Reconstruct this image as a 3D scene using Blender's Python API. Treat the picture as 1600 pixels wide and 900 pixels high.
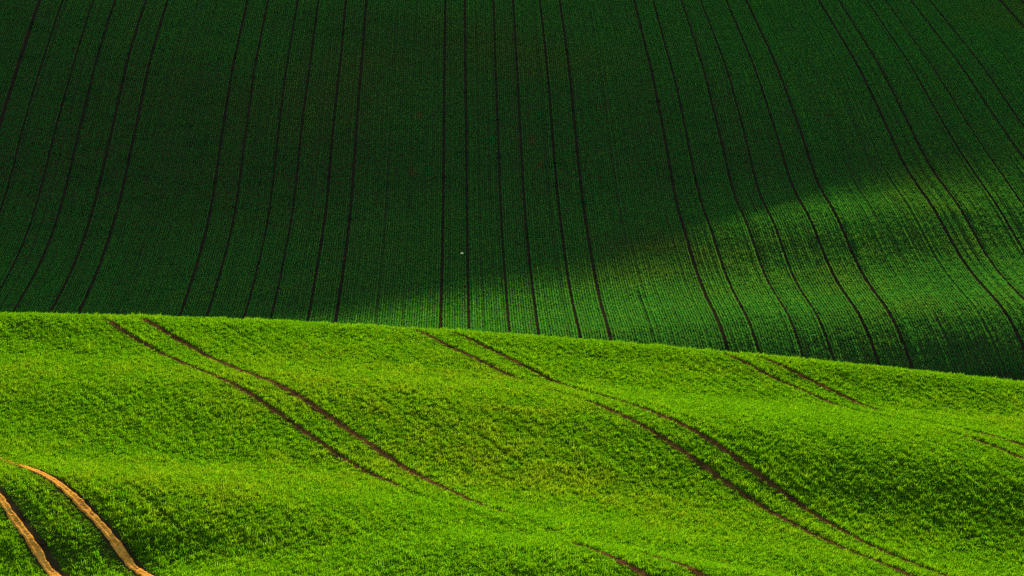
import bpy, math, random
import numpy as np

# ------------------------------------------------------------------ camera, sky, sun, exposure
for o in list(bpy.data.objects):
    bpy.data.objects.remove(o, do_unlink=True)
scene = bpy.context.scene
C = scene.collection

EYE = 50.0                       # camera height above the datum
PITCH = math.atan(750 / 7500)
cam_data = bpy.data.cameras.new("camera")
cam_data.sensor_width = 36.0
cam_data.lens = 36.0 * 7500 / 1600
cam_data.clip_start = 1.0
cam_data.clip_end = 30000.0
cam = bpy.data.objects.new("camera", cam_data)
cam.location = (0, 0, EYE)
cam.rotation_euler = (math.pi / 2 - PITCH, 0, 0)
C.objects.link(cam)
scene.camera = cam

SUN_ELEV = math.radians(7.9)
SUN_AZ = math.radians(7.0)       # clockwise from +Y: the sun stands behind the far hill
SUN_DIR = (math.sin(SUN_AZ) * math.cos(SUN_ELEV), math.cos(SUN_AZ) * math.cos(SUN_ELEV), math.sin(SUN_ELEV))
world = bpy.data.worlds.new("World")
scene.world = world
world.use_nodes = True
wn = world.node_tree.nodes
wl = world.node_tree.links
wn.clear()
sky_tex = wn.new("ShaderNodeTexSky")
sky_tex.sky_type = 'NISHITA'
sky_tex.sun_disc = False
sky_tex.sun_elevation = SUN_ELEV
sky_tex.sun_rotation = SUN_AZ
bg = wn.new("ShaderNodeBackground")
bg.inputs["Strength"].default_value = 0.11
wo = wn.new("ShaderNodeOutputWorld")
wl.new(sky_tex.outputs[0], bg.inputs[0])
wl.new(bg.outputs[0], wo.inputs[0])

sun_data = bpy.data.lights.new("sun", 'SUN')
sun_data.energy = 5.0
sun_data.angle = math.radians(0.4)
sun_data.color = (1.0, 0.88, 0.66)
sun = bpy.data.objects.new("sun", sun_data)
from mathutils import Vector, Matrix
sun.rotation_euler = Vector(SUN_DIR).to_track_quat('Z', 'Y').to_euler()
sun.location = (60, 400, 200)
C.objects.link(sun)

scene.view_settings.view_transform = 'Standard'
scene.view_settings.look = 'None'
scene.view_settings.gamma = 1.0
scene.view_settings.use_curve_mapping = False
scene.view_settings.exposure = 2.1
scene.render.engine = 'CYCLES'
scene.cycles.max_bounces = 4
scene.cycles.diffuse_bounces = 2
scene.cycles.transmission_bounces = 4
scene.cycles.filter_width = 1.4
scene.cycles.use_denoising = False
scene.cycles.transparent_max_bounces = 4

# ------------------------------------------------------------------ relief of the two hills (cubic B-spline height fields)
NEAR_SPLINE = (-56, 6.588235, 20, 150, 4.756098, 44)
NEAR_COEF = """-27.89 -27.86 -27.84 -27.82 -27.82 -27.83 -27.84 -27.84 -27.85 -27.92 -28.35 -29.05 -29.39 -29.43 -29.42 -29.42 -29.45 -29.50 -29.59 -29.69 -28.00 -27.96 -27.92 -27.90 -27.88 -27.87 -27.87 -27.87 -27.80 -27.75 -28.21 -29.17 -29.51 -29.46 -29.44 -29.47 -29.53 -29.63 -29.75 -29.88 -28.15 -28.09 -28.04 -27.99 -27.94 -27.91 -27.89 -27.86 -27.80 -27.78 -28.21 -29.07 -29.46 -29.48 -29.49 -29.56 -29.67 -29.81 -29.97 -30.15 -28.36 -28.29 -28.21 -28.14 -28.07 -28.02 -27.99 -27.98 -27.92 -27.85 -28.28 -29.27 -29.68 -29.63 -29.65 -29.76 -29.92 -30.12 -30.33 -30.55 -28.67 -28.58 -28.49 -28.39 -28.30 -28.23 -28.19 -28.21 -28.21 -28.22 -28.73 -29.75 -30.17 -30.08 -30.05 -30.16 -30.35 -30.58 -30.84 -31.11 -29.08 -28.99 -28.88 -28.78 -28.67 -28.57 -28.51 -28.51 -28.46 -28.42 -28.82 -29.81 -30.30 -30.30 -30.38 -30.59 -30.87 -31.18 -31.50 -31.83 -29.58 -29.48 -29.38 -29.29 -29.19 -29.09 -28.99 -28.85 -28.62 -28.33 -28.29 -28.86 -29.60 -30.15 -30.63 -31.07 -31.49 -31.90 -32.30 -32.69 -30.08 -30.00 -29.91 -29.83 -29.74 -29.66 -29.56 -29.36 -28.94 -28.39 -28.06 -28.60 -29.61 -30.49 -31.20 -31.79 -32.31 -32.78 -33.22 -33.66 -30.52 -30.45 -30.37 -30.30 -30.23 -30.16 -30.12 -29.95 -29.21 -28.39 -28.29 -29.58 -30.80 -31.62 -32.24 -32.78 -33.28 -33.75 -34.21 -34.67 -30.82 -30.75 -30.68 -30.62 -30.55 -30.48 -30.41 -30.22 -29.47 -28.65 -28.75 -30.36 -31.77 -32.55 -33.13 -33.65 -34.15 -34.64 -35.12 -35.60 -30.91 -30.84 -30.76 -30.67 -30.54 -30.33 -29.96 -29.36 -29.06 -29.10 -29.75 -31.13 -32.36 -33.13 -33.72 -34.28 -34.81 -35.33 -35.85 -36.36 -30.79 -30.70 -30.61 -30.51 -30.39 -30.18 -29.80 -29.12 -28.98 -29.25 -30.04 -31.33 -32.46 -33.31 -33.99 -34.63 -35.23 -35.81 -36.37 -36.93 -30.49 -30.38 -30.25 -30.11 -29.93 -29.69 -29.30 -28.89 -29.11 -29.53 -30.31 -31.45 -32.42 -33.34 -34.13 -34.84 -35.51 -36.13 -36.72 -37.31 -30.16 -30.02 -29.87 -29.70 -29.51 -29.30 -29.07 -29.01 -29.47 -30.07 -30.89 -31.88 -32.73 -33.58 -34.35 -35.05 -35.70 -36.33 -36.93 -37.53 -29.93 -29.80 -29.65 -29.50 -29.35 -29.25 -29.26 -29.44 -29.83 -30.35 -31.11 -32.04 -32.98 -33.80 -34.50 -35.15 -35.78 -36.39 -36.99 -37.59 -29.90 -29.80 -29.70 -29.60 -29.54 -29.55 -29.71 -29.96 -30.26 -30.57 -31.28 -32.21 -33.07 -33.79 -34.44 -35.05 -35.66 -36.26 -36.87 -37.48 -30.04 -29.99 -29.95 -29.93 -29.95 -30.04 -30.20 -30.41 -30.56 -30.68 -31.41 -32.32 -32.94 -33.53 -34.12 -34.73 -35.35 -35.97 -36.59 -37.22 -30.27 -30.25 -30.24 -30.26 -30.30 -30.38 -30.47 -30.54 -30.52 -30.60 -31.39 -32.14 -32.51 -33.02 -33.63 -34.28 -34.93 -35.59 -36.24 -36.89 -30.47 -30.47 -30.48 -30.50 -30.52 -30.55 -30.56 -30.51 -30.35 -30.48 -31.26 -31.76 -31.99 -32.52 -33.18 -33.87 -34.57 -35.25 -35.92 -36.58 -30.61 -30.61 -30.61 -30.62 -30.62 -30.60 -30.55 -30.43 -30.21 -30.43 -31.15 -31.39 -31.63 -32.25 -32.97 -33.68 -34.37 -35.04 -35.70 -36.36 -30.67 -30.66 -30.65 -30.64 -30.61 -30.55 -30.44 -30.27 -30.01 -30.31 -30.93 -31.13 -31.55 -32.29 -33.02 -33.68 -34.32 -34.96 -35.59 -36.22 -30.66 -30.65 -30.62 -30.59 -30.53 -30.45 -30.33 -30.14 -29.93 -30.27 -30.86 -31.18 -31.68 -32.35 -33.02 -33.67 -34.31 -34.93 -35.55 -36.16 -30.61 -30.59 -30.56 -30.52 -30.45 -30.35 -30.21 -30.03 -29.93 -30.35 -30.96 -31.42 -31.96 -32.56 -33.17 -33.79 -34.39 -34.99 -35.58 -36.16 -30.54 -30.54 -30.52 -30.49 -30.43 -30.35 -30.25 -30.16 -30.22 -30.62 -31.18 -31.75 -32.34 -32.94 -33.50 -34.03 -34.57 -35.11 -35.66 -36.22 -30.47 -30.49 -30.51 -30.51 -30.48 -30.43 -30.37 -30.34 -30.51 -30.96 -31.53 -32.13 -32.72 -33.24 -33.72 -34.21 -34.72 -35.24 -35.77 -36.30 -30.37 -30.44 -30.50 -30.55 -30.59 -30.59 -30.54 -30.49 -30.73 -31.23 -31.82 -32.48 -33.14 -33.63 -33.97 -34.42 -34.90 -35.39 -35.90 -36.40 -30.22 -30.32 -30.44 -30.56 -30.68 -30.76 -30.74 -30.61 -30.85 -31.33 -31.86 -32.58 -33.34 -33.96 -34.33 -34.71 -35.12 -35.56 -36.03 -36.51 -29.98 -30.11 -30.24 -30.40 -30.58 -30.71 -30.68 -30.50 -30.81 -31.28 -31.74 -32.52 -33.29 -33.86 -34.31 -34.73 -35.17 -35.63 -36.11 -36.60 -29.74 -29.84 -29.95 -30.10 -30.30 -30.56 -30.69 -30.51 -30.91 -31.45 -31.81 -32.64 -33.34 -33.67 -34.13 -34.63 -35.14 -35.66 -36.19 -36.71 -29.66 -29.72 -29.76 -29.80 -29.86 -30.07 -30.46 -30.35 -30.72 -31.32 -31.49 -32.26 -33.05 -33.29 -33.99 -34.64 -35.23 -35.81 -36.38 -36.94 -29.96 -30.04 -30.13 -30.23 -30.33 -30.35 -30.51 -30.69 -31.01 -31.43 -31.82 -32.39 -33.05 -33.64 -34.50 -35.11 -35.67 -36.24 -36.81 -37.39 -30.55 -30.64 -30.73 -30.84 -30.96 -31.05 -31.17 -31.42 -31.72 -32.10 -32.60 -33.11 -33.69 -34.36 -35.10 -35.71 -36.29 -36.88 -37.47 -38.06 -31.42 -31.51 -31.59 -31.67 -31.77 -31.86 -31.99 -32.22 -32.53 -32.92 -33.39 -33.92 -34.51 -35.19 -35.92 -36.57 -37.17 -37.77 -38.37 -38.98 -32.57 -32.65 -32.74 -32.82 -32.90 -33.00 -33.14 -33.37 -33.68 -34.07 -34.53 -35.07 -35.67 -36.34 -37.06 -37.72 -38.34 -38.95 -39.55 -40.16 -33.95 -34.04 -34.13 -34.22 -34.31 -34.41 -34.55 -34.78 -35.10 -35.49 -35.96 -36.49 -37.09 -37.76 -38.47 -39.15 -39.76 -40.36 -40.96 -41.56 -35.49 -35.59 -35.69 -35.78 -35.88 -35.98 -36.13 -36.37 -36.69 -37.08 -37.54 -38.07 -38.67 -39.33 -40.04 -40.72 -41.33 -41.93 -42.53 -43.13 -37.13 -37.23 -37.33 -37.43 -37.52 -37.63 -37.80 -38.04 -38.35 -38.75 -39.21 -39.74 -40.34 -40.99 -41.69 -42.36 -42.99 -43.60 -44.20 -44.80 -38.83 -38.93 -39.03 -39.13 -39.22 -39.33 -39.49 -39.74 -40.06 -40.45 -40.92 -41.45 -42.04 -42.70 -43.40 -44.08 -44.71 -45.31 -45.91 -46.52 -40.54 -40.64 -40.74 -40.84 -40.93 -41.04 -41.20 -41.45 -41.77 -42.17 -42.63 -43.16 -43.75 -44.41 -45.12 -45.81 -46.44 -47.04 -47.65 -48.25 -42.25 -42.35 -42.44 -42.53 -42.63 -42.74 -42.91 -43.16 -43.48 -43.88 -44.35 -44.88 -45.47 -46.12 -46.82 -47.51 -48.15 -48.77 -49.38 -49.98 -43.94 -44.04 -44.14 -44.24 -44.33 -44.43 -44.61 -44.86 -45.19 -45.59 -46.05 -46.58 -47.17 -47.82 -48.53 -49.23 -49.87 -50.48 -51.09 -51.70 -45.62 -45.73 -45.83 -45.93 -46.02 -46.14 -46.32 -46.58 -46.91 -47.31 -47.78 -48.30 -48.88 -49.53 -50.22 -50.92 -51.56 -52.17 -52.79 -53.41 -47.28 -47.39 -47.49 -47.60 -47.72 -47.87 -48.07 -48.33 -48.66 -49.06 -49.52 -50.04 -50.62 -51.25 -51.91 -52.57 -53.22 -53.85 -54.48 -55.10 -48.94 -49.05 -49.16 -49.29 -49.42 -49.59 -49.81 -50.08 -50.41 -50.81 -51.26 -51.78 -52.35 -52.96 -53.60 -54.25 -54.89 -55.53 -56.16 -56.78"""
FAR_SPLINE = (-80, 11.333333, 18, 320, 10.30303, 36)
FAR_COEF = """-46.14 -45.92 -45.71 -45.52 -45.33 -45.16 -45.00 -44.86 -44.69 -44.48 -44.19 -43.80 -43.30 -42.73 -42.10 -41.46 -40.82 -40.19 -45.42 -45.20 -44.98 -44.75 -44.52 -44.30 -44.09 -43.89 -43.71 -43.49 -43.20 -42.76 -42.19 -41.55 -40.91 -40.28 -39.67 -39.07 -44.72 -44.50 -44.27 -44.02 -43.75 -43.47 -43.18 -42.92 -42.69 -42.49 -42.22 -41.69 -41.01 -40.32 -39.68 -39.09 -38.54 -37.99 -44.01 -43.81 -43.59 -43.35 -43.06 -42.71 -42.33 -41.95 -41.62 -41.42 -41.24 -40.47 -39.67 -39.00 -38.45 -37.96 -37.48 -37.00 -43.29 -43.14 -42.97 -42.76 -42.48 -42.13 -41.67 -41.14 -40.59 -40.25 -40.11 -38.80 -38.08 -37.68 -37.33 -36.97 -36.56 -36.13 -42.55 -42.46 -42.36 -42.23 -42.05 -41.76 -41.34 -40.77 -40.06 -39.42 -38.93 -37.75 -37.20 -36.89 -36.59 -36.23 -35.82 -35.37 -41.76 -41.76 -41.75 -41.74 -41.70 -41.57 -41.28 -40.85 -40.20 -39.38 -38.63 -37.66 -37.13 -36.65 -36.18 -35.70 -35.20 -34.69 -40.93 -41.00 -41.08 -41.19 -41.33 -41.46 -41.20 -40.87 -40.27 -39.46 -38.66 -37.39 -36.89 -36.40 -35.83 -35.22 -34.61 -34.01 -40.06 -40.20 -40.34 -40.53 -40.82 -41.26 -40.85 -40.34 -39.93 -39.28 -38.33 -36.76 -36.49 -35.98 -35.30 -34.60 -33.91 -33.25 -39.13 -39.35 -39.57 -39.83 -40.20 -40.72 -40.19 -39.61 -39.35 -38.83 -37.54 -35.65 -35.44 -35.03 -34.41 -33.72 -33.03 -32.36 -38.08 -38.40 -38.73 -39.09 -39.52 -39.97 -39.44 -38.87 -38.67 -38.08 -36.35 -34.51 -34.25 -33.81 -33.24 -32.62 -31.99 -31.37 -36.83 -37.24 -37.67 -38.11 -38.54 -38.93 -38.57 -38.02 -37.80 -37.22 -35.73 -34.05 -33.37 -32.65 -32.02 -31.44 -30.88 -30.33 -35.24 -35.71 -36.20 -36.64 -36.90 -37.53 -37.57 -37.09 -36.86 -36.36 -35.44 -33.65 -32.46 -31.51 -30.87 -30.34 -29.85 -29.36 -33.24 -33.70 -34.19 -34.68 -34.90 -35.69 -35.76 -35.89 -35.79 -35.10 -34.15 -32.61 -31.64 -30.63 -29.97 -29.45 -28.99 -28.53 -30.88 -31.22 -31.51 -31.71 -31.93 -33.28 -32.78 -33.58 -34.12 -33.32 -32.21 -31.11 -30.71 -29.93 -29.30 -28.78 -28.31 -27.86 -28.30 -28.63 -28.89 -29.07 -29.38 -30.90 -30.11 -31.25 -32.26 -31.60 -30.58 -29.75 -29.67 -29.19 -28.67 -28.18 -27.74 -27.32 -25.63 -26.09 -26.53 -26.89 -27.08 -28.13 -27.97 -29.72 -30.39 -29.76 -29.08 -28.49 -28.52 -28.24 -27.90 -27.54 -27.18 -26.84 -22.88 -23.47 -24.06 -24.60 -24.80 -25.42 -25.86 -28.12 -28.36 -27.95 -27.68 -27.27 -27.40 -27.26 -27.07 -26.85 -26.61 -26.38 -20.16 -20.78 -21.41 -22.09 -22.81 -23.87 -24.54 -26.49 -26.59 -26.51 -26.42 -26.12 -26.32 -26.30 -26.24 -26.15 -26.03 -25.91 -17.65 -18.29 -18.91 -19.57 -20.63 -22.35 -23.00 -24.35 -25.07 -25.46 -25.41 -25.22 -25.44 -25.47 -25.48 -25.48 -25.46 -25.43 -15.58 -16.36 -17.17 -18.13 -19.46 -20.90 -21.19 -22.06 -23.53 -24.37 -24.43 -24.37 -24.59 -24.68 -24.76 -24.82 -24.88 -24.94 -13.97 -14.91 -15.92 -17.04 -18.27 -19.34 -19.90 -20.86 -22.32 -23.21 -23.44 -23.50 -23.72 -23.89 -24.03 -24.18 -24.31 -24.44 -12.70 -13.75 -14.83 -15.96 -17.08 -18.11 -19.04 -20.09 -21.22 -22.03 -22.46 -22.64 -22.86 -23.09 -23.31 -23.53 -23.73 -23.94 -11.65 -12.74 -13.83 -14.94 -16.04 -17.10 -18.13 -19.17 -20.14 -20.94 -21.48 -21.77 -22.01 -22.30 -22.59 -22.88 -23.15 -23.42 -10.73 -11.82 -12.90 -13.99 -15.07 -16.13 -17.17 -18.16 -19.06 -19.83 -20.42 -20.85 -21.19 -21.54 -21.88 -22.22 -22.56 -22.89 -9.89 -10.95 -12.02 -13.08 -14.14 -15.17 -16.17 -17.12 -17.98 -18.73 -19.37 -19.89 -20.34 -20.76 -21.16 -21.55 -21.94 -22.33 -9.08 -10.12 -11.16 -12.19 -13.21 -14.21 -15.17 -16.08 -16.91 -17.67 -18.34 -18.93 -19.46 -19.94 -20.41 -20.86 -21.30 -21.74 -8.29 -9.30 -10.30 -11.30 -12.29 -13.25 -14.17 -15.05 -15.88 -16.64 -17.33 -17.97 -18.56 -19.11 -19.63 -20.13 -20.63 -21.12 -7.50 -8.47 -9.45 -10.41 -11.37 -12.29 -13.19 -14.05 -14.87 -15.64 -16.35 -17.03 -17.66 -18.25 -18.82 -19.38 -19.92 -20.46 -6.69 -7.64 -8.59 -9.53 -10.45 -11.35 -12.23 -13.08 -13.89 -14.66 -15.39 -16.09 -16.75 -17.39 -18.00 -18.60 -19.18 -19.76 -5.88 -6.81 -7.73 -8.64 -9.54 -10.42 -11.28 -12.12 -12.93 -13.70 -14.45 -15.17 -15.86 -16.52 -17.17 -17.80 -18.42 -19.03 -5.06 -5.96 -6.86 -7.75 -8.64 -9.50 -10.35 -11.18 -11.98 -12.76 -13.52 -14.25 -14.96 -15.65 -16.32 -16.98 -17.63 -18.27 -4.22 -5.10 -5.99 -6.87 -7.74 -8.59 -9.43 -10.25 -11.06 -11.84 -12.60 -13.35 -14.07 -14.78 -15.47 -16.15 -16.82 -17.49 -3.37 -4.24 -5.11 -5.98 -6.84 -7.68 -8.52 -9.34 -10.14 -10.93 -11.69 -12.45 -13.18 -13.90 -14.61 -15.31 -16.00 -16.69 -2.51 -3.38 -4.24 -5.09 -5.94 -6.78 -7.61 -8.43 -9.23 -10.02 -10.79 -11.55 -12.30 -13.03 -13.75 -14.46 -15.17 -15.87 -1.65 -2.50 -3.36 -4.21 -5.05 -5.88 -6.71 -7.52 -8.32 -9.12 -9.89 -10.66 -11.41 -12.16 -12.89 -13.61 -14.33 -15.04"""
FAR_B = -0.011658; NEAR_B = -0.265317
FAR_TRACKS = [
(-43.81, "5 5 5 5 5 5 5 5 5 5 5 5 6 6 5 3 0 -3 -5 -6 -7 -7 0 2 2 2 2"),
(-41.59, "6 6 6 6 6 7 8 8 9 11 11 7 1 0 1 3 3 1 -1 -2 -3 -3 0 2 2 2 2"),
(-38.36, "-5 -3 1 1 1 0 -1 -3 -3 -3 -8 -11 -12 -10 -7 -6 -7 -11 -14 -15 -16 -17 -16 -8 -8 -8 -8"),
(-36.18, "-6 -7 -7 -7 -8 -8 -7 -2 2 1 -3 -3 -3 -5 -9 -9 -9 -12 -15 -17 -18 -18 -18 -8 -8 -8 -8"),
(-33.21, "2 2 2 2 1 0 0 2 3 2 2 5 8 7 6 7 10 11 10 9 8 8 8 8 8 8 8"),
(-30.98, "7 8 8 8 7 7 6 1 -5 -5 -1 2 3 4 5 7 7 5 2 1 1 0 0 4 4 4 4"),
(-22.53, "11 11 11 10 9 6 3 2 3 2 2 1 0 1 1 1 1 2 3 3 3 3 3 3 2 2 2"),
(-20.31, "9 9 9 9 8 7 6 6 9 10 6 5 6 4 -1 -4 -3 0 2 3 3 3 3 3 1 1 1"),
(-17.08, "-5 -5 -6 -6 -6 -6 -5 -2 -1 -1 -3 -4 -6 -7 -9 -11 -10 -6 -4 -3 -3 -3 -3 -4 -7 -7 -7"),
(-14.90, "-4 -4 -4 -4 -5 -5 -4 -5 -8 -9 -6 -3 -4 -3 0 1 0 1 1 1 1 1 0 0 0 0 0"),
(-11.93, "6 6 5 5 3 1 -1 -1 0 1 1 1 0 2 6 7 5 1 -3 -6 -7 -8 -8 -8 1 1 1"),
(-9.70, "7 7 6 6 5 4 5 5 5 4 3 4 4 3 1 -1 -2 -2 -2 -3 -4 -4 -4 -4 -1 -1 -1"),
(-1.25, "0 0 0 0 0 1 2 4 5 5 5 5 6 6 4 3 4 5 7 8 8 9 9 9 8 6 6"),
(0.97, "-1 0 0 0 0 0 0 0 -1 -1 -1 0 0 1 0 -1 -2 -3 -3 -3 -3 -3 -3 -3 -3 -2 -2"),
(4.20, "-14 -14 -13 -12 -10 -9 -10 -12 -14 -13 -13 -12 -12 -12 -12 -13 -12 -11 -8 -6 -4 -4 -4 -4 -4 -10 -10"),
(6.38, "-12 -12 -11 -9 -6 -5 -7 -9 -11 -11 -12 -12 -12 -11 -11 -11 -9 -8 -5 -2 0 0 1 1 1 -6 -7"),
(9.35, "3 3 2 2 2 0 -1 1 2 2 2 1 2 2 3 4 4 2 0 -1 -1 -1 -1 -1 -1 1 1"),
(11.58, "3 2 1 0 1 2 3 3 2 3 2 2 1 1 2 3 5 3 2 1 1 1 1 1 1 1 2"),
(20.03, "7 5 2 1 2 2 0 -3 -4 1 4 6 7 6 3 1 2 3 4 4 5 5 5 5 5 5 4"),
(22.25, "6 5 5 4 5 5 3 1 -1 -3 -3 -5 -6 -3 -2 -7 -12 -11 -8 -6 -4 -3 -2 -2 -2 -2 -6"),
(25.48, "-13 -10 -4 0 -5 -12 -13 -10 -8 -13 -15 -15 -16 -16 -15 -12 -9 -6 -5 -4 -3 -3 -3 -3 -3 -3 -7"),
(27.66, "-17 -14 -9 -11 -17 -14 -9 -4 -2 -6 -5 0 5 7 9 11 12 11 7 4 1 -1 -1 -2 -2 -2 5"),
(30.63, "1 4 5 2 2 6 9 10 11 8 7 7 5 3 1 0 1 1 1 0 -1 -1 -1 -1 -1 -1 1"),
(32.86, "1 7 8 7 9 11 12 14 15 14 16 17 16 13 11 10 10 9 8 6 5 5 4 4 4 4 8"),
(41.31, "-3 1 2 3 7 7 1 -4 -4 -3 -7 -8 -6 -3 -1 -2 -3 -4 -4 -4 -4 -5 -5 -5 -5 -5 -4"),
(43.53, "-9 -9 -9 -10 -8 -5 -2 -1 -7 -13 -18 -15 -10 -7 -6 -4 -2 -1 0 2 3 3 3 3 3 3 1"),
(46.76, "-9 -19 -19 -18 -16 -12 -5 -2 -3 1 4 1 -4 -5 -4 -2 -1 -1 -1 0 0 0 1 1 1 1 0"),
(48.94, "5 5 4 1 1 1 1 1 3 7 11 11 8 5 2 -1 -4 -5 -4 -3 -1 0 0 0 0 0 0"),
(51.91, "5 5 5 5 5 -6 -6 -5 -5 -3 0 5 10 10 7 5 5 5 5 5 5 5 5 5 5 5 5"),
(54.14, "-6 -6 -6 -6 -6 -6 -6 -16 -16 -15 -15 -13 -10 -6 -3 -1 0 -1 -2 -2 -3 -3 -3 -3 -3 -3 -3"),
(62.59, "-33 -33 -33 -33 -33 -33 -33 -33 -33 -33 -33 -33 -33 -34 -48 -48 -47 -47 -44 -39 -28 -17 -12 -10 -10 -10 -10"),
(64.81, "2 2 2 2 2 2 2 2 2 2 2 2 2 2 2 2 -5 -5 -4 -3 -1 3 6 9 10 10 11")]   # lateral position, sideways wander in cm every 10 m from 340
NEAR_TRACKS = [
(32.85, "-104 -129 -128 -127 -125 -121 -115 -101 -86 -81 -79 -78 -77 -77 -97 -98 -98 -98 -98 -98 -98 -98 -98 -98 -98 -98 -98 -98 -98 -98 -98"),
(35.00, "-18 -35 -34 -30 -23 -11 0 4 8 8 4 0 -1 -1 0 0 0 3 3 3 3 3 3 3 3 3 3 3 3 3 3"),
(51.65, "7 6 4 2 3 19 50 72 38 1 -1 -4 -8 -8 -6 -6 -6 -6 -5 -3 -3 -4 -8 -11 -20 -32 -39 -42 -43 -44 -15"),
(53.80, "28 27 26 27 35 55 74 15 7 2 1 3 8 8 8 8 7 8 8 4 3 5 7 10 4 -9 -17 -20 -22 -22 -9"),
(70.45, "0 0 0 0 25 24 22 20 15 9 3 1 -2 -5 -7 -9 -10 -8 -8 -9 -6 -3 -6 -10 -19 -33 -42 -46 -47 -48 -34"),
(72.60, "2 2 2 2 3 3 2 1 0 -1 -2 -1 1 3 5 8 10 8 4 1 1 1 4 9 0 -15 -23 -25 -26 -26 -14"),
(89.25, "-10 -10 -10 -10 -10 -10 -10 -10 -10 -10 -10 -8 -8 -9 -10 -11 -12 -13 -13 -5 17 13 5 -4 -22 -44 -57 -65 -69 -71 -24"),
(91.40, "-8 -8 -8 -8 -8 -8 -8 -8 -8 -8 -8 -8 -1 19 18 17 15 10 0 -13 -66 -34 -7 0 -8 -32 -49 -60 -67 -71 -58")]   # same, every 5 m from 160


def _w(t):
    return ((1 - t) ** 3 / 6, (3 * t ** 3 - 6 * t ** 2 + 4) / 6, (-3 * t ** 3 + 3 * t ** 2 + 3 * t + 1) / 6, t ** 3 / 6)


class Relief:
    def __init__(self, spec, coef):
        self.x0, self.hx, self.nx, self.y0, self.hy, self.ny = spec
        self.c = np.array([float(v) for v in coef.split()]).reshape(self.ny, self.nx)

    def __call__(self, X, Y):
        X = np.asarray(X, float)
        Y = np.asarray(Y, float)
        fx = np.clip((X - self.x0) / self.hx, 0, self.nx - 3 - 1e-6)
        fy = np.clip((Y - self.y0) / self.hy, 0, self.ny - 3 - 1e-6)
        ix = fx.astype(int)
        iy = fy.astype(int)
        wx = _w(fx - ix)
        wy = _w(fy - iy)
        out = 0
        for i in range(4):
            for j in range(4):
                out = out + self.c[iy + j, ix + i] * wx[i] * wy[j]
        return out


near_relief = Relief(NEAR_SPLINE, NEAR_COEF)
far_relief = Relief(FAR_SPLINE, FAR_COEF)


def sstep(a, b, x):
    t = np.clip((x - a) / (b - a), 0, 1)
    return t * t * (3 - 2 * t)


CREST_X = [-120, -40, -4, 16, 23, 30, 44, 51, 57, 66, 75, 130]
CREST_Z = [3.0, 2.0, -2.2, -3.1, -3.6, -3.9, -3.5, -3.0, -2.3, -1.2, -0.3, 1.0]  # unseen hill crest, heights shaped so its shadow edge crosses the far slope


def height(X, Y):
    """Height of the soil above the datum anywhere in the landscape."""
    X, Y = np.broadcast_arrays(np.asarray(X, float), np.asarray(Y, float))
    k = sstep(320, 343, Y)
    z = near_relief(X, Y) * (1 - k) + far_relief(X, Y) * k
    # above the slope in view the hill steepens to its crest and rounds off behind it
    k = sstep(565, 668, Y)
    crest = np.interp(X, CREST_X, CREST_Z)
    z = z * (1 - k) + crest * k - 0.05 * np.clip(Y - 700, 0, 900)
    # the hill the viewer stands on
    b = sstep(25, 150, Y)
    z = z * b + (-1.7 - 0.10 * np.clip(Y, -400, 150)) * (1 - b) - 9 * sstep(10, 90, Y) * (1 - sstep(95, 152, Y))
    return z + EYE


# smooth value noise for natural variation
_rng = np.random.default_rng(7)
_tab = _rng.random((256, 256))


def vnoise(x, y):
    xi = np.floor(x).astype(int)
    yi = np.floor(y).astype(int)
    fx = x - xi
    fy = y - yi
    fx = fx * fx * (3 - 2 * fx)
    fy = fy * fy * (3 - 2 * fy)
    a = _tab[yi & 255, xi & 255]
    b = _tab[yi & 255, (xi + 1) & 255]
    c = _tab[(yi + 1) & 255, xi & 255]
    d = _tab[(yi + 1) & 255, (xi + 1) & 255]
    return (a * (1 - fx) + b * fx) * (1 - fy) + (c * (1 - fx) + d * fx) * fy


def fbm(x, y, n=3):
    s = 0
    t = 0
    for i in range(n):
        s = s + vnoise(x * 2 ** i + 17.3 * i, y * 2 ** i + 5.1 * i) * 0.5 ** i
        t += 0.5 ** i
    return s / t


# ------------------------------------------------------------------ materials
def nodes_of(name):
    m = bpy.data.materials.new(name)
    m.use_nodes = True
    nt = m.node_tree
    nt.nodes.clear()
    out = nt.nodes.new("ShaderNodeOutputMaterial")
    return m, nt, out


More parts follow.
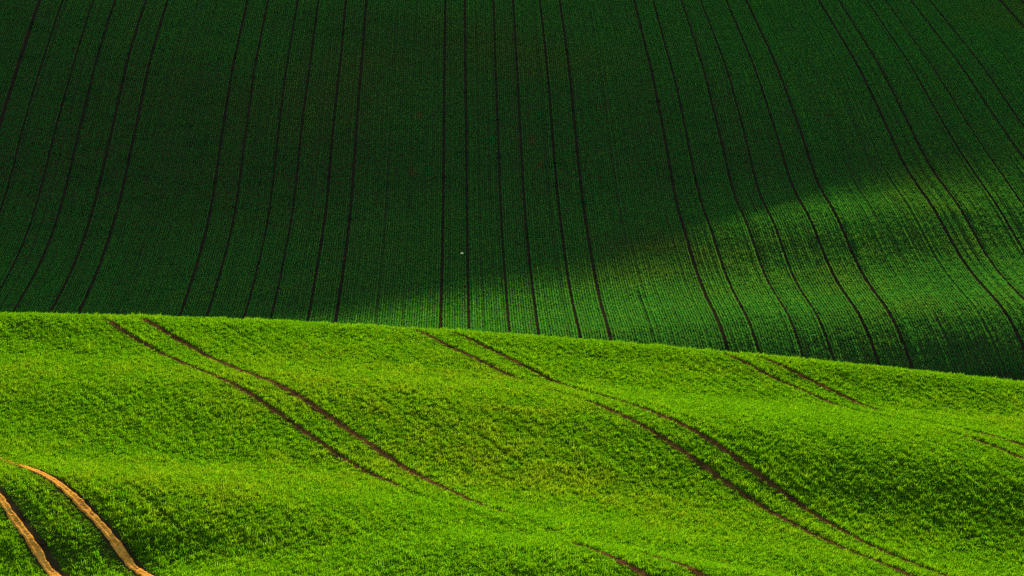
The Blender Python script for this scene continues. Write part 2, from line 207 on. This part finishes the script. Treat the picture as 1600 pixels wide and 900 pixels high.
def soil_material(name, dark, light, bump=0.6, scale=1.0):
    m, nt, out = nodes_of(name)
    N, L = nt.nodes, nt.links
    p = N.new("ShaderNodeBsdfPrincipled")
    p.inputs["Roughness"].default_value = 0.95
    p.inputs["Specular IOR Level"].default_value = 0.0
    tc = N.new("ShaderNodeTexCoord")
    n1 = N.new("ShaderNodeTexNoise")
    n1.inputs["Scale"].default_value = 5.0 * scale
    n1.inputs["Detail"].default_value = 6
    n2 = N.new("ShaderNodeTexNoise")
    n2.inputs["Scale"].default_value = 0.35
    n2.inputs["Detail"].default_value = 3
    vor = N.new("ShaderNodeTexVoronoi")
    vor.inputs["Scale"].default_value = 14 * scale
    for n in (n1, n2, vor):
        L.new(tc.outputs["Object"], n.inputs["Vector"])
    mix = N.new("ShaderNodeMath")
    mix.operation = 'ADD'
    L.new(n1.outputs["Fac"], mix.inputs[0])
    L.new(n2.outputs["Fac"], mix.inputs[1])
    r = N.new("ShaderNodeValToRGB")
    r.color_ramp.elements[0].position = 0.72
    r.color_ramp.elements[0].color = (*dark, 1)
    r.color_ramp.elements[1].position = 1.25
    r.color_ramp.elements[1].color = (*light, 1)
    half = N.new("ShaderNodeMath")
    half.operation = 'MULTIPLY'
    half.inputs[1].default_value = 1.0
    L.new(mix.outputs[0], half.inputs[0])
    L.new(half.outputs[0], r.inputs[0])
    L.new(r.outputs[0], p.inputs["Base Color"])
    b = N.new("ShaderNodeBump")
    b.inputs["Strength"].default_value = bump
    b.inputs["Distance"].default_value = 0.04
    add = N.new("ShaderNodeMath")
    add.operation = 'ADD'
    L.new(n1.outputs["Fac"], add.inputs[0])
    L.new(vor.outputs["Distance"], add.inputs[1])
    L.new(add.outputs[0], b.inputs["Height"])
    L.new(b.outputs[0], p.inputs["Normal"])
    L.new(p.outputs[0], out.inputs[0])
    return m


def leaf_material(name, base, young, dry, through):
    """Leaf blades: a matt surface that lets part of the sunlight through.
    tint (per plant row) runs from thriving to thin and yellowish; each clump differs a little."""
    m, nt, out = nodes_of(name)
    N, L = nt.nodes, nt.links
    at = N.new("ShaderNodeAttribute")
    at.attribute_type = 'INSTANCER'
    at.attribute_name = "tint"
    oi = N.new("ShaderNodeObjectInfo")
    m1 = N.new("ShaderNodeMix")
    m1.data_type = 'RGBA'
    m1.inputs["A"].default_value = (*base, 1)
    m1.inputs["B"].default_value = (*young, 1)
    L.new(oi.outputs["Random"], m1.inputs["Factor"])
    m2 = N.new("ShaderNodeMix")
    m2.data_type = 'RGBA'
    m2.inputs["B"].default_value = (*dry, 1)
    L.new(m1.outputs["Result"], m2.inputs["A"])
    L.new(at.outputs["Fac"], m2.inputs["Factor"])
    p = N.new("ShaderNodeBsdfPrincipled")
    p.inputs["Roughness"].default_value = 0.8
    p.inputs["Specular IOR Level"].default_value = 0.0
    L.new(m2.outputs["Result"], p.inputs["Base Color"])
    tr = N.new("ShaderNodeBsdfTranslucent")
    hs = N.new("ShaderNodeMix")
    hs.data_type = 'RGBA'
    hs.blend_type = 'MULTIPLY'
    hs.inputs["Factor"].default_value = 1.0
    hs.inputs["B"].default_value = (*through, 1)
    L.new(m2.outputs["Result"], hs.inputs["A"])
    L.new(hs.outputs["Result"], tr.inputs["Color"])
    mx = N.new("ShaderNodeMixShader")
    mx.inputs[0].default_value = 0.5
    L.new(p.outputs[0], mx.inputs[1])
    L.new(tr.outputs[0], mx.inputs[2])
    L.new(mx.outputs[0], out.inputs[0])
    return m


def meadow_material():
    m, nt, out = nodes_of("distant_grassland")
    N, L = nt.nodes, nt.links
    p = N.new("ShaderNodeBsdfPrincipled")
    p.inputs["Roughness"].default_value = 0.9
    p.inputs["Specular IOR Level"].default_value = 0.0
    tc = N.new("ShaderNodeTexCoord")
    n = N.new("ShaderNodeTexNoise")
    n.inputs["Scale"].default_value = 0.05
    n.inputs["Detail"].default_value = 8
    L.new(tc.outputs["Object"], n.inputs["Vector"])
    r = N.new("ShaderNodeValToRGB")
    r.color_ramp.elements[0].position = 0.35
    r.color_ramp.elements[0].color = (0.018, 0.06, 0.006, 1)
    r.color_ramp.elements[1].position = 0.7
    r.color_ramp.elements[1].color = (0.04, 0.10, 0.010, 1)
    L.new(n.outputs["Fac"], r.inputs[0])
    L.new(r.outputs[0], p.inputs["Base Color"])
    L.new(p.outputs[0], out.inputs[0])
    return m


SOIL_FIELD = soil_material("soil_under_crop", (0.013, 0.0095, 0.005), (0.034, 0.023, 0.010))  # dark tone also stands for shade beside the ochre strips
SOIL_OCHRE = soil_material("sun_toned_ochre_soil", (0.26, 0.095, 0.012), (0.58, 0.25, 0.034), 1.0)  # brightened: sunlight on the lower left tracks is put into the colour
SOIL_NEAR = soil_material("shade_toned_track_soil", (0.012, 0.008, 0.004), (0.085, 0.040, 0.012), 1.0)  # darkened: shade lying in the near tracks is put into the colour
SOIL_FAR = soil_material("brown_track_soil", (0.007, 0.006, 0.004), (0.022, 0.015, 0.008), 0.7)  # near-black tone carries the shade inside the far track gaps
LEAF_NEAR = leaf_material("near_leaf", (0.034, 0.120, 0.003), (0.070, 0.160, 0.003), (0.115, 0.125, 0.008), (1.6, 1.6, 0.6))
LEAF_FAR = leaf_material("far_leaf", (0.008, 0.112, 0.025), (0.018, 0.126, 0.021), (0.042, 0.085, 0.014), (3.2, 1.5, 0.40))
GRASSLAND = meadow_material()


# ------------------------------------------------------------------ mesh helpers
def mesh_object(name, verts, faces, mat, smooth=True):
    me = bpy.data.meshes.new(name)
    verts = np.asarray(verts, np.float32)
    faces = np.asarray(faces, np.int32)
    me.vertices.add(len(verts))
    me.vertices.foreach_set("co", verts.ravel())
    k = faces.shape[1]
    me.loops.add(faces.size)
    me.loops.foreach_set("vertex_index", faces.ravel())
    me.polygons.add(len(faces))
    me.polygons.foreach_set("loop_start", np.arange(0, faces.size, k, dtype=np.int32))
    me.polygons.foreach_set("loop_total", np.full(len(faces), k, np.int32))
    me.update(calc_edges=True)
    me.validate()
    me.polygons.foreach_set("use_smooth", np.full(len(me.polygons), smooth, bool))
    me.materials.append(mat)
    o = bpy.data.objects.new(name, me)
    C.objects.link(o)
    return o


def grid_faces(nx, ny):
    i, j = np.meshgrid(np.arange(nx - 1), np.arange(ny - 1))
    a = (j * nx + i).ravel()
    return np.stack([a, a + 1, a + 1 + nx, a + nx], 1)


def sheet(name, xs, ys, mat, dz=0.0):
    X, Y = np.meshgrid(xs, ys)
    Z = height(X, Y) + dz
    return mesh_object(name, np.stack([X, Y, Z], -1).reshape(-1, 3), grid_faces(len(xs), len(ys)), mat)


def tag(o, label, category=None, group=None, kind=None):
    o["label"] = label
    if category:
        o["category"] = category
    if group:
        o["group"] = group
    if kind:
        o["kind"] = kind
    return o


# ------------------------------------------------------------------ the setting
def spaced(a, b, s):
    return np.linspace(a, b, int(round((b - a) / s)) + 1)


gx = np.concatenate([-np.geomspace(9000, 130, 16), spaced(-110, 110, 10), np.geomspace(130, 9000, 16)])
gy = np.concatenate([-np.geomspace(6000, 60, 12), spaced(-40, 720, 10), np.geomspace(740, 12000, 16)])
ground = sheet("ground", gx, gy, GRASSLAND, -0.7)
tag(ground, "green open grassland around and below the two fields", "ground", kind="structure")
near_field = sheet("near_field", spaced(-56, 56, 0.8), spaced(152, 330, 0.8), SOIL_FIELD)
tag(near_field, "brown soil of the rolling near hillside under the bright crop", "field", kind="structure")
far_field = sheet("far_field", spaced(-84, 92, 1.6), spaced(330, 650, 1.6), SOIL_FIELD)
tag(far_field, "brown soil of the dark far hillside under the drilled crop", "field", kind="structure")


# ------------------------------------------------------------------ wheel tracks: straight in plan with a slight wander
class Track:
    def __init__(self, a, wander, y0, step, b):
        w = np.array([float(v) for v in wander.split()]) / 100
        if len(w) > 4:
            p = np.pad(w, 1, mode='edge')
            w = (p[:-2] + 2 * p[1:-1] + p[2:]) / 4
        self.a, self.w, self.b = a, w, b
        self.ys = y0 + step * np.arange(len(w))

    def wander(self, Y):
        return np.interp(Y, self.ys, self.w)

    def x(self, Y):
        return self.a + self.wander(Y) + self.b * Y


near_tracks = [Track(a, w, 160, 5, NEAR_B) for a, w in NEAR_TRACKS]
far_tracks = [Track(a, w, 340, 10, FAR_B) for a, w in FAR_TRACKS]


def build_track(t, y0, y1, step, width, depth, mat, seed, clods=0.03, shift=0.0):
    """A wheel rut: pressed-down middle with soft shoulders and crumbled soil."""
    ys = spaced(y0, y1, step)
    prof = np.array([-1, -0.8, -0.4, 0, 0.4, 0.8, 1.0])
    hump = np.array([-0.020, 0.022, 0.014, 0.004, 0.014, 0.022, -0.020])
    xc = t.x(ys) + shift
    wv = width * (0.9 + 0.3 * fbm(ys * 0.35 + seed * 9.1, ys * 0 + seed, 2))
    rag = 0.9 * width * (np.stack([fbm(ys * 1.2 + 7 * seed, ys * 0 + 3.7 * seed, 3), fbm(ys * 1.2 + 7 * seed, ys * 0 + 90 + seed, 3)], 1) - 0.5)   # crumbling sides
    X = xc[:, None] + prof[None] * (wv / 2)[:, None] + np.where(prof[None] < 0, rag[:, :1], rag[:, 1:]) * np.abs(prof)[None] * 0.5
    Y = np.repeat(ys[:, None], 7, 1)
    Z = height(X, Y) + hump[None] * depth + clods * (fbm(X * 7 + seed, Y * 5, 2) - 0.5) * (np.abs(prof) < 0.99)[None] + 0.012
    return mesh_object("wheel_track", np.stack([X, Y, Z], -1).reshape(-1, 3), grid_faces(7, len(ys)), mat)


NEAR_LABELS = [
    "wide ochre wheel track, outer one of the pair in the bottom left corner",
    "long ochre wheel track curving over the rise in the lower left, inner of its pair",
    "faint shadowed wheel track, lower of the pair down the left of the bright hill",
    "dark sharp wheel track, upper of the pair down the left of the bright hill",
    "broken dark wheel track, lower of the pair crossing the middle of the bright hill",
    "continuous dark wheel track, upper of the pair crossing the middle of the bright hill",
    "short faint wheel track, lower of the pair on the right of the bright hill",
    "short dark wheel track, upper of the pair on the right of the bright hill",
]
for i, t in enumerate(near_tracks):
    o = build_track(t, 163, 306, 0.13 if i < 2 else 0.25, 0.40 if i < 2 else 0.58, 1.6 if i < 2 else 1.2, SOIL_OCHRE if i < 2 else SOIL_NEAR, i + 1, 0.05 if i < 2 else 0.03, -0.10 if i < 2 else 0.0)  # ochre strips shifted left; bare dark field soil at right stands for shade
    tag(o, NEAR_LABELS[i], "wheel track", "wheel tracks in pairs on the bright near hill")

ORD = ["first", "second", "third", "fourth", "fifth", "sixth"]
BANDS = [
    "leaning leftmost six on the dark hill",
    "six left of the hill's centre",
    "upright middle six on the dark hill",
    "bending six crossing the sunlit band",
    "slanting rightmost six on the dark hill",
    "top right corner of the dark hill",
]
for i, t in enumerate(far_tracks):
    g, m = divmod(i, 6)
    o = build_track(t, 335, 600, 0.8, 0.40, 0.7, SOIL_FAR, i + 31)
    tag(o, "dark wheel track, %s from left in the %s" % (ORD[m], BANDS[g]), "wheel track",
        "wheel tracks running up the dark far hillside")


# ------------------------------------------------------------------ crop: leafy row pieces spread along the drill rows
def row_piece(name, rng, length, spread, n, h0, h1, wid, mat, lean=0.5):
    """A short piece of drilled row: n bent blades, each a tapered strip of two segments."""
    V = []
    Fq = []
    for k in range(n):
        bx = rng.normal(0, spread)
        by = rng.uniform(-length / 2, length / 2)
        h = rng.uniform(h0, h1)
        w = wid * rng.uniform(0.7, 1.3) / 2
        az = rng.uniform(0, 2 * math.pi)
        fx, fy = math.cos(az), math.sin(az)          # the blade leans this way
        sx, sy = -fy, fx
        l1 = h * lean * rng.uniform(0.1, 0.5)
        l2 = l1 + h * lean * rng.uniform(0.4, 1.3)
        z1 = h * rng.uniform(0.5, 0.68)
        z2 = z1 + (h - z1) * rng.uniform(-0.3, 1.0)
        b = len(V)
        tw = rng.uniform(-0.5, 0.5)
        c2, s2 = math.cos(tw), math.sin(tw)
        ux, uy = sx * c2 - sy * s2, sx * s2 + sy * c2
        V += [(bx - sx * w * 0.6, by - sy * w * 0.6, -0.03), (bx + sx * w * 0.6, by + sy * w * 0.6, -0.03),
              (bx + fx * l1 + ux * w, by + fy * l1 + uy * w, z1), (bx + fx * l1 - ux * w, by + fy * l1 - uy * w, z1),
              (bx + fx * l2 + ux * w * 0.3, by + fy * l2 + uy * w * 0.3, z2), (bx + fx * l2 - ux * w * 0.3, by + fy * l2 - uy * w * 0.3, z2)]
        Fq += [(b, b + 1, b + 2, b + 3), (b + 3, b + 2, b + 4, b + 5)]
    me = bpy.data.meshes.new(name)
    me.from_pydata(V, [], Fq)
    me.materials.append(mat)
    return bpy.data.objects.new(name, me)


def piece_collection(name, seed, count, **kw):
    rng = np.random.default_rng(seed)
    col = bpy.data.collections.new(name)
    for k in range(count):
        col.objects.link(row_piece(name + "_row", rng, **kw))
    return col


def scatter(name, P, rot, scl, idx, tint, col):
    me = bpy.data.meshes.new(name)
    me.vertices.add(len(P))
    me.vertices.foreach_set("co", np.asarray(P, np.float32).ravel())
    for nm, ty, key, arr in (("rot", 'FLOAT_VECTOR', "vector", rot), ("scl", 'FLOAT_VECTOR', "vector", scl),
                             ("idx", 'INT', "value", idx), ("tint", 'FLOAT', "value", tint)):
        at = me.attributes.new(nm, ty, 'POINT')
        at.data.foreach_set(key, np.ascontiguousarray(arr, np.int32 if ty == 'INT' else np.float32).ravel())
    o = bpy.data.objects.new(name, me)
    C.objects.link(o)
    ng = bpy.data.node_groups.new(name, 'GeometryNodeTree')
    ng.interface.new_socket("Geometry", in_out='INPUT', socket_type='NodeSocketGeometry')
    ng.interface.new_socket("Geometry", in_out='OUTPUT', socket_type='NodeSocketGeometry')
    N, L = ng.nodes, ng.links
    gi = N.new("NodeGroupInput")
    go = N.new("NodeGroupOutput")
    ip = N.new("GeometryNodeInstanceOnPoints")
    ci = N.new("GeometryNodeCollectionInfo")
    ci.inputs["Collection"].default_value = col
    ci.inputs["Separate Children"].default_value = True
    ci.inputs["Reset Children"].default_value = True

    def attr(nm, ty):
        a = N.new("GeometryNodeInputNamedAttribute")
        a.data_type = ty
        a.inputs["Name"].default_value = nm
        return a.outputs["Attribute"]

    ip.inputs["Pick Instance"].default_value = True
    L.new(gi.outputs[0], ip.inputs["Points"])
    L.new(ci.outputs[0], ip.inputs["Instance"])
    L.new(attr("idx", 'INT'), ip.inputs["Instance Index"])
    e2r = N.new("FunctionNodeEulerToRotation")
    L.new(attr("rot", 'FLOAT_VECTOR'), e2r.inputs[0])
    L.new(e2r.outputs[0], ip.inputs["Rotation"])
    L.new(attr("scl", 'FLOAT_VECTOR'), ip.inputs["Scale"])
    L.new(ip.outputs[0], go.inputs[0])
    md = o.modifiers.new("spread", 'NODES')
    md.node_group = ng
    return o


def lay_rows(tracks, b, a0, a1, y0, y1, spacing, seg, gap, jitter, seed, thin, closed=()):
    """Row pieces parallel to the tracks, evenly drilled between each two tracks so that every track stays free.
    gap: free half-width of each track; thin: nominal positions of half-closed old tracks;
    closed: (track, from, to) stretches where the plants have grown back over the wheel track."""
    rng = np.random.default_rng(seed)
    ka = np.array([t.a for t in tracks])
    rows = [np.arange(a0, ka[0] - gap[0], spacing)]
    for k in range(len(ka) - 1):
        lo, hi = ka[k] + gap[k], ka[k + 1] - gap[k + 1]
        rows.append(np.linspace(lo, hi, max(2, int(round((hi - lo) / spacing)) + 1)))
    rows.append(np.arange(ka[-1] + gap[-1], a1, spacing))
    av = np.concatenate(rows)
    vig = 1 + 0.16 * rng.standard_normal(len(av))              # vigour of each drilled row
    yv = np.arange(y0, y1, seg)
    A, Y = np.meshgrid(av, yv)
    R = np.broadcast_to(vig, A.shape).ravel()
    A = A.ravel()
    Y = Y.ravel() + rng.uniform(-seg / 2, seg / 2, Y.size)
    for k, lo, hi in closed:                                   # grown-over stretches
        for o in np.arange(-gap[k] + 0.07, gap[k] - 0.03, 0.09):
            ye = np.arange(lo, hi, seg * 0.9)
            ye = ye + rng.uniform(-seg / 2, seg / 2, ye.size)
            p = np.minimum((ye - lo) / 5, (hi - ye) / 5)
            ye = ye[rng.random(ye.size) < np.clip(p + 0.15, 0, 0.97)]
            A = np.concatenate([A, np.full(ye.size, ka[k] + o)])
            Y = np.concatenate([Y, ye])
            R = np.concatenate([R, np.full(ye.size, 0.9)])
    An = A
    W = np.stack([t.wander(Y) for t in tracks])                # wander of every track at each Y
    j = np.clip(np.searchsorted(ka, A), 1, len(ka) - 1)
    r = np.arange(A.size)
    f = np.clip((A - ka[j - 1]) / (ka[j] - ka[j - 1]), 0, 1)
    wd = W[j - 1, r] * (1 - f) + W[j, r] * f
    A = A + rng.normal(0, jitter, A.size)
    X = A + wd + b * Y
    side = np.full(A.size, 99.0)                               # signed distance to the nearest track
    for t in tracks:
        s = A - t.a
        side = np.where(np.abs(s) < np.abs(side), s, side)
    low = R.copy()
    for ta, hw, lo, hi, part in thin:
        inl = (np.abs(An - ta) < hw) & (Y > lo) & (Y < hi)
        gone = np.clip((part - vnoise(Y * 0.07 + ta * 3, A * 0 + ta)) * 2.5, 0, 1)
        low = np.where(inl, low * (1 - 0.62 * gone), low)
    keep = np.abs(X) < 0.1067 * Y + 5
    return X[keep], Y[keep], side[keep], A[keep], low[keep], rng


def frames(X, Y, b, yaw):
    """Euler angles laying a piece along the row direction on the slope."""
    e = 0.6
    zx = (height(X + e, Y) - height(X - e, Y)) / (2 * e)
    zy = (height(X, Y + e) - height(X, Y - e)) / (2 * e)
    base = math.atan2(-b, 1.0)
    ang = base + yaw
    s = np.stack([np.cos(ang), np.sin(ang)])
    t = np.stack([-np.sin(ang), np.cos(ang)])
    pitch = np.arctan(zx * t[0] + zy * t[1])
    roll = np.arctan(zx * s[0] + zy * s[1])
    return np.stack([pitch, -roll, ang], 1)


near_pieces = piece_collection("near_leaf_row", 11, 8, length=0.34, spread=0.050, n=18, h0=0.06, h1=0.19, wid=0.024, mat=LEAF_NEAR, lean=0.8)
X, Y, side, A, low, rng = lay_rows(near_tracks, NEAR_B, -20, 130, 162, 304, 0.135, 0.29, [0.35, 0.37, 0.27, 0.32, 0.28, 0.31, 0.27, 0.30], 0.03, 3,
                                   [(37.7, 0.14, 160, 214, 0.62), (48.2, 0.13, 205, 250, 0.40)],
                                   closed=[(0, 205, 304), (1, 215, 304), (2, 190, 214), (3, 189, 203), (4, 250, 265),
                                           (6, 246, 267), (7, 252, 266), (2, 284, 304), (3, 286, 304)])
patch = fbm(X * 0.9, Y * 0.35, 3)
broad = fbm(X * 0.06 + 3, Y * 0.05, 3)
hgt = 0.62 + 0.75 * patch + 0.25 * (broad - 0.5)
edge_h = np.where(side > 0, 1.25, 0.75)          # right edge raised to shade the track, left lowered to show soil
edge_h = np.where(A < 36.5, np.where(side > 0, 0.66, 0.5), edge_h)         # growth kept low beside the wide ochre pair so sun reaches it
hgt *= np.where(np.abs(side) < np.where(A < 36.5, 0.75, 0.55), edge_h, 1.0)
hgt *= low
n = len(X)
scl = np.stack([rng.uniform(0.9, 1.2, n), rng.uniform(0.9, 1.15, n), hgt * rng.choice([0.25, 0.5, 0.8, 1.0, 1.2, 1.5], n) * rng.uniform(0.9, 1.1, n)], 1)
bare = rng.random(n) < np.clip(1.6 * (broad - 0.52), 0, 0.35)
scl[bare, 2] *= 0.35
tint = np.clip(0.9 * (broad - 0.45) + 0.5 * (patch - 0.5) + rng.normal(0, 0.10, n), 0, 0.75)
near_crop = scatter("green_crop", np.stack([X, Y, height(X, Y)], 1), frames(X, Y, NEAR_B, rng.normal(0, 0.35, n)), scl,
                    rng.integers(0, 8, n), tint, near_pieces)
tag(near_crop, "bright yellow-green leafy young crop covering the sunlit near hill", "crop", kind="stuff")
print("near pieces", n)

far_pieces = piece_collection("far_leaf_row", 12, 8, length=0.95, spread=0.024, n=38, h0=0.09, h1=0.21, wid=0.022, mat=LEAF_FAR, lean=0.5)
thin = [(t.a + 3.2, 0.11, 335, 600, 0.7) for t in far_tracks[5::6]] + [(t.a + 5.4, 0.11, 335, 600, 0.4) for t in far_tracks[5::6]]
thin += [(26.6, 0.11, 423, 436, 1.0)]
far_gap = [0.200 + 0.018 * math.sin(5.3 * i) for i in range(len(far_tracks))]
X, Y, side, A, low, rng = lay_rows(far_tracks, FAR_B, -75, 85, 336, 590, 0.20, 0.80, far_gap, 0.012, 4, thin)
patch = fbm(X * 0.5, Y * 0.25, 3)
broad = fbm(X * 0.05 + 9, Y * 0.03, 3)
n = len(X)
scl = np.stack([rng.uniform(0.85, 1.15, n), np.ones(n), low * (0.75 + 0.5 * patch) * rng.uniform(0.85, 1.15, n)], 1)
thinp = 0.30 * np.exp(-((X + 17) / 6) ** 2 - ((Y - 482) / 16) ** 2) + 0.35 * np.exp(-((X - 11) / 5) ** 2 - ((Y - 415) / 9) ** 2)     # two patches of poorer growth
scl[:, 2] *= 1 - 0.5 * thinp
tint = np.clip(thinp + 0.8 * (broad - 0.5) + 0.3 * (patch - 0.5) + rng.normal(0, 0.05, n), 0, 0.6)
far_crop = scatter("green_crop", np.stack([X, Y, height(X, Y)], 1), frames(X, Y, FAR_B, rng.normal(0, 0.02, n)), scl,
                   rng.integers(0, 8, n), tint, far_pieces)
tag(far_crop, "deep green drilled crop in fine rows on the shaded far hillside", "crop", kind="stuff")
print("far pieces", n)


# ------------------------------------------------------------------ a pale stone lying among the far rows
def build_stone(x, y):
    rng = np.random.default_rng(5)
    import bmesh
    bm = bmesh.new()
    bmesh.ops.create_icosphere(bm, subdivisions=3, radius=1.0)
    for v in bm.verts:
        d = v.co.normalized()
        k = 1 + 0.16 * math.sin(3.1 * d.x + 1.2) * math.cos(2.7 * d.y) + 0.12 * math.sin(5 * d.z + 4 * d.x)
        v.co = Vector((d.x * 0.16 * k, d.y * 0.12 * k, max(d.z, -0.5) * 0.10 * k))
    me = bpy.data.meshes.new("stone")
    bm.to_mesh(me)
    bm.free()
    me.polygons.foreach_set("use_smooth", np.full(len(me.polygons), True, bool))
    me.materials.append(soil_material("pale_stone", (0.42, 0.48, 0.16), (0.60, 0.66, 0.24), 0.4))
    o = bpy.data.objects.new("stone", me)
    o.location = (x, y, float(height(x, y)) + 0.17)
    C.objects.link(o)
    return o


stone = build_stone(-4.33, 414.2)
tag(stone, "tiny pale stone among the dark rows beside an upright wheel track", "stone")
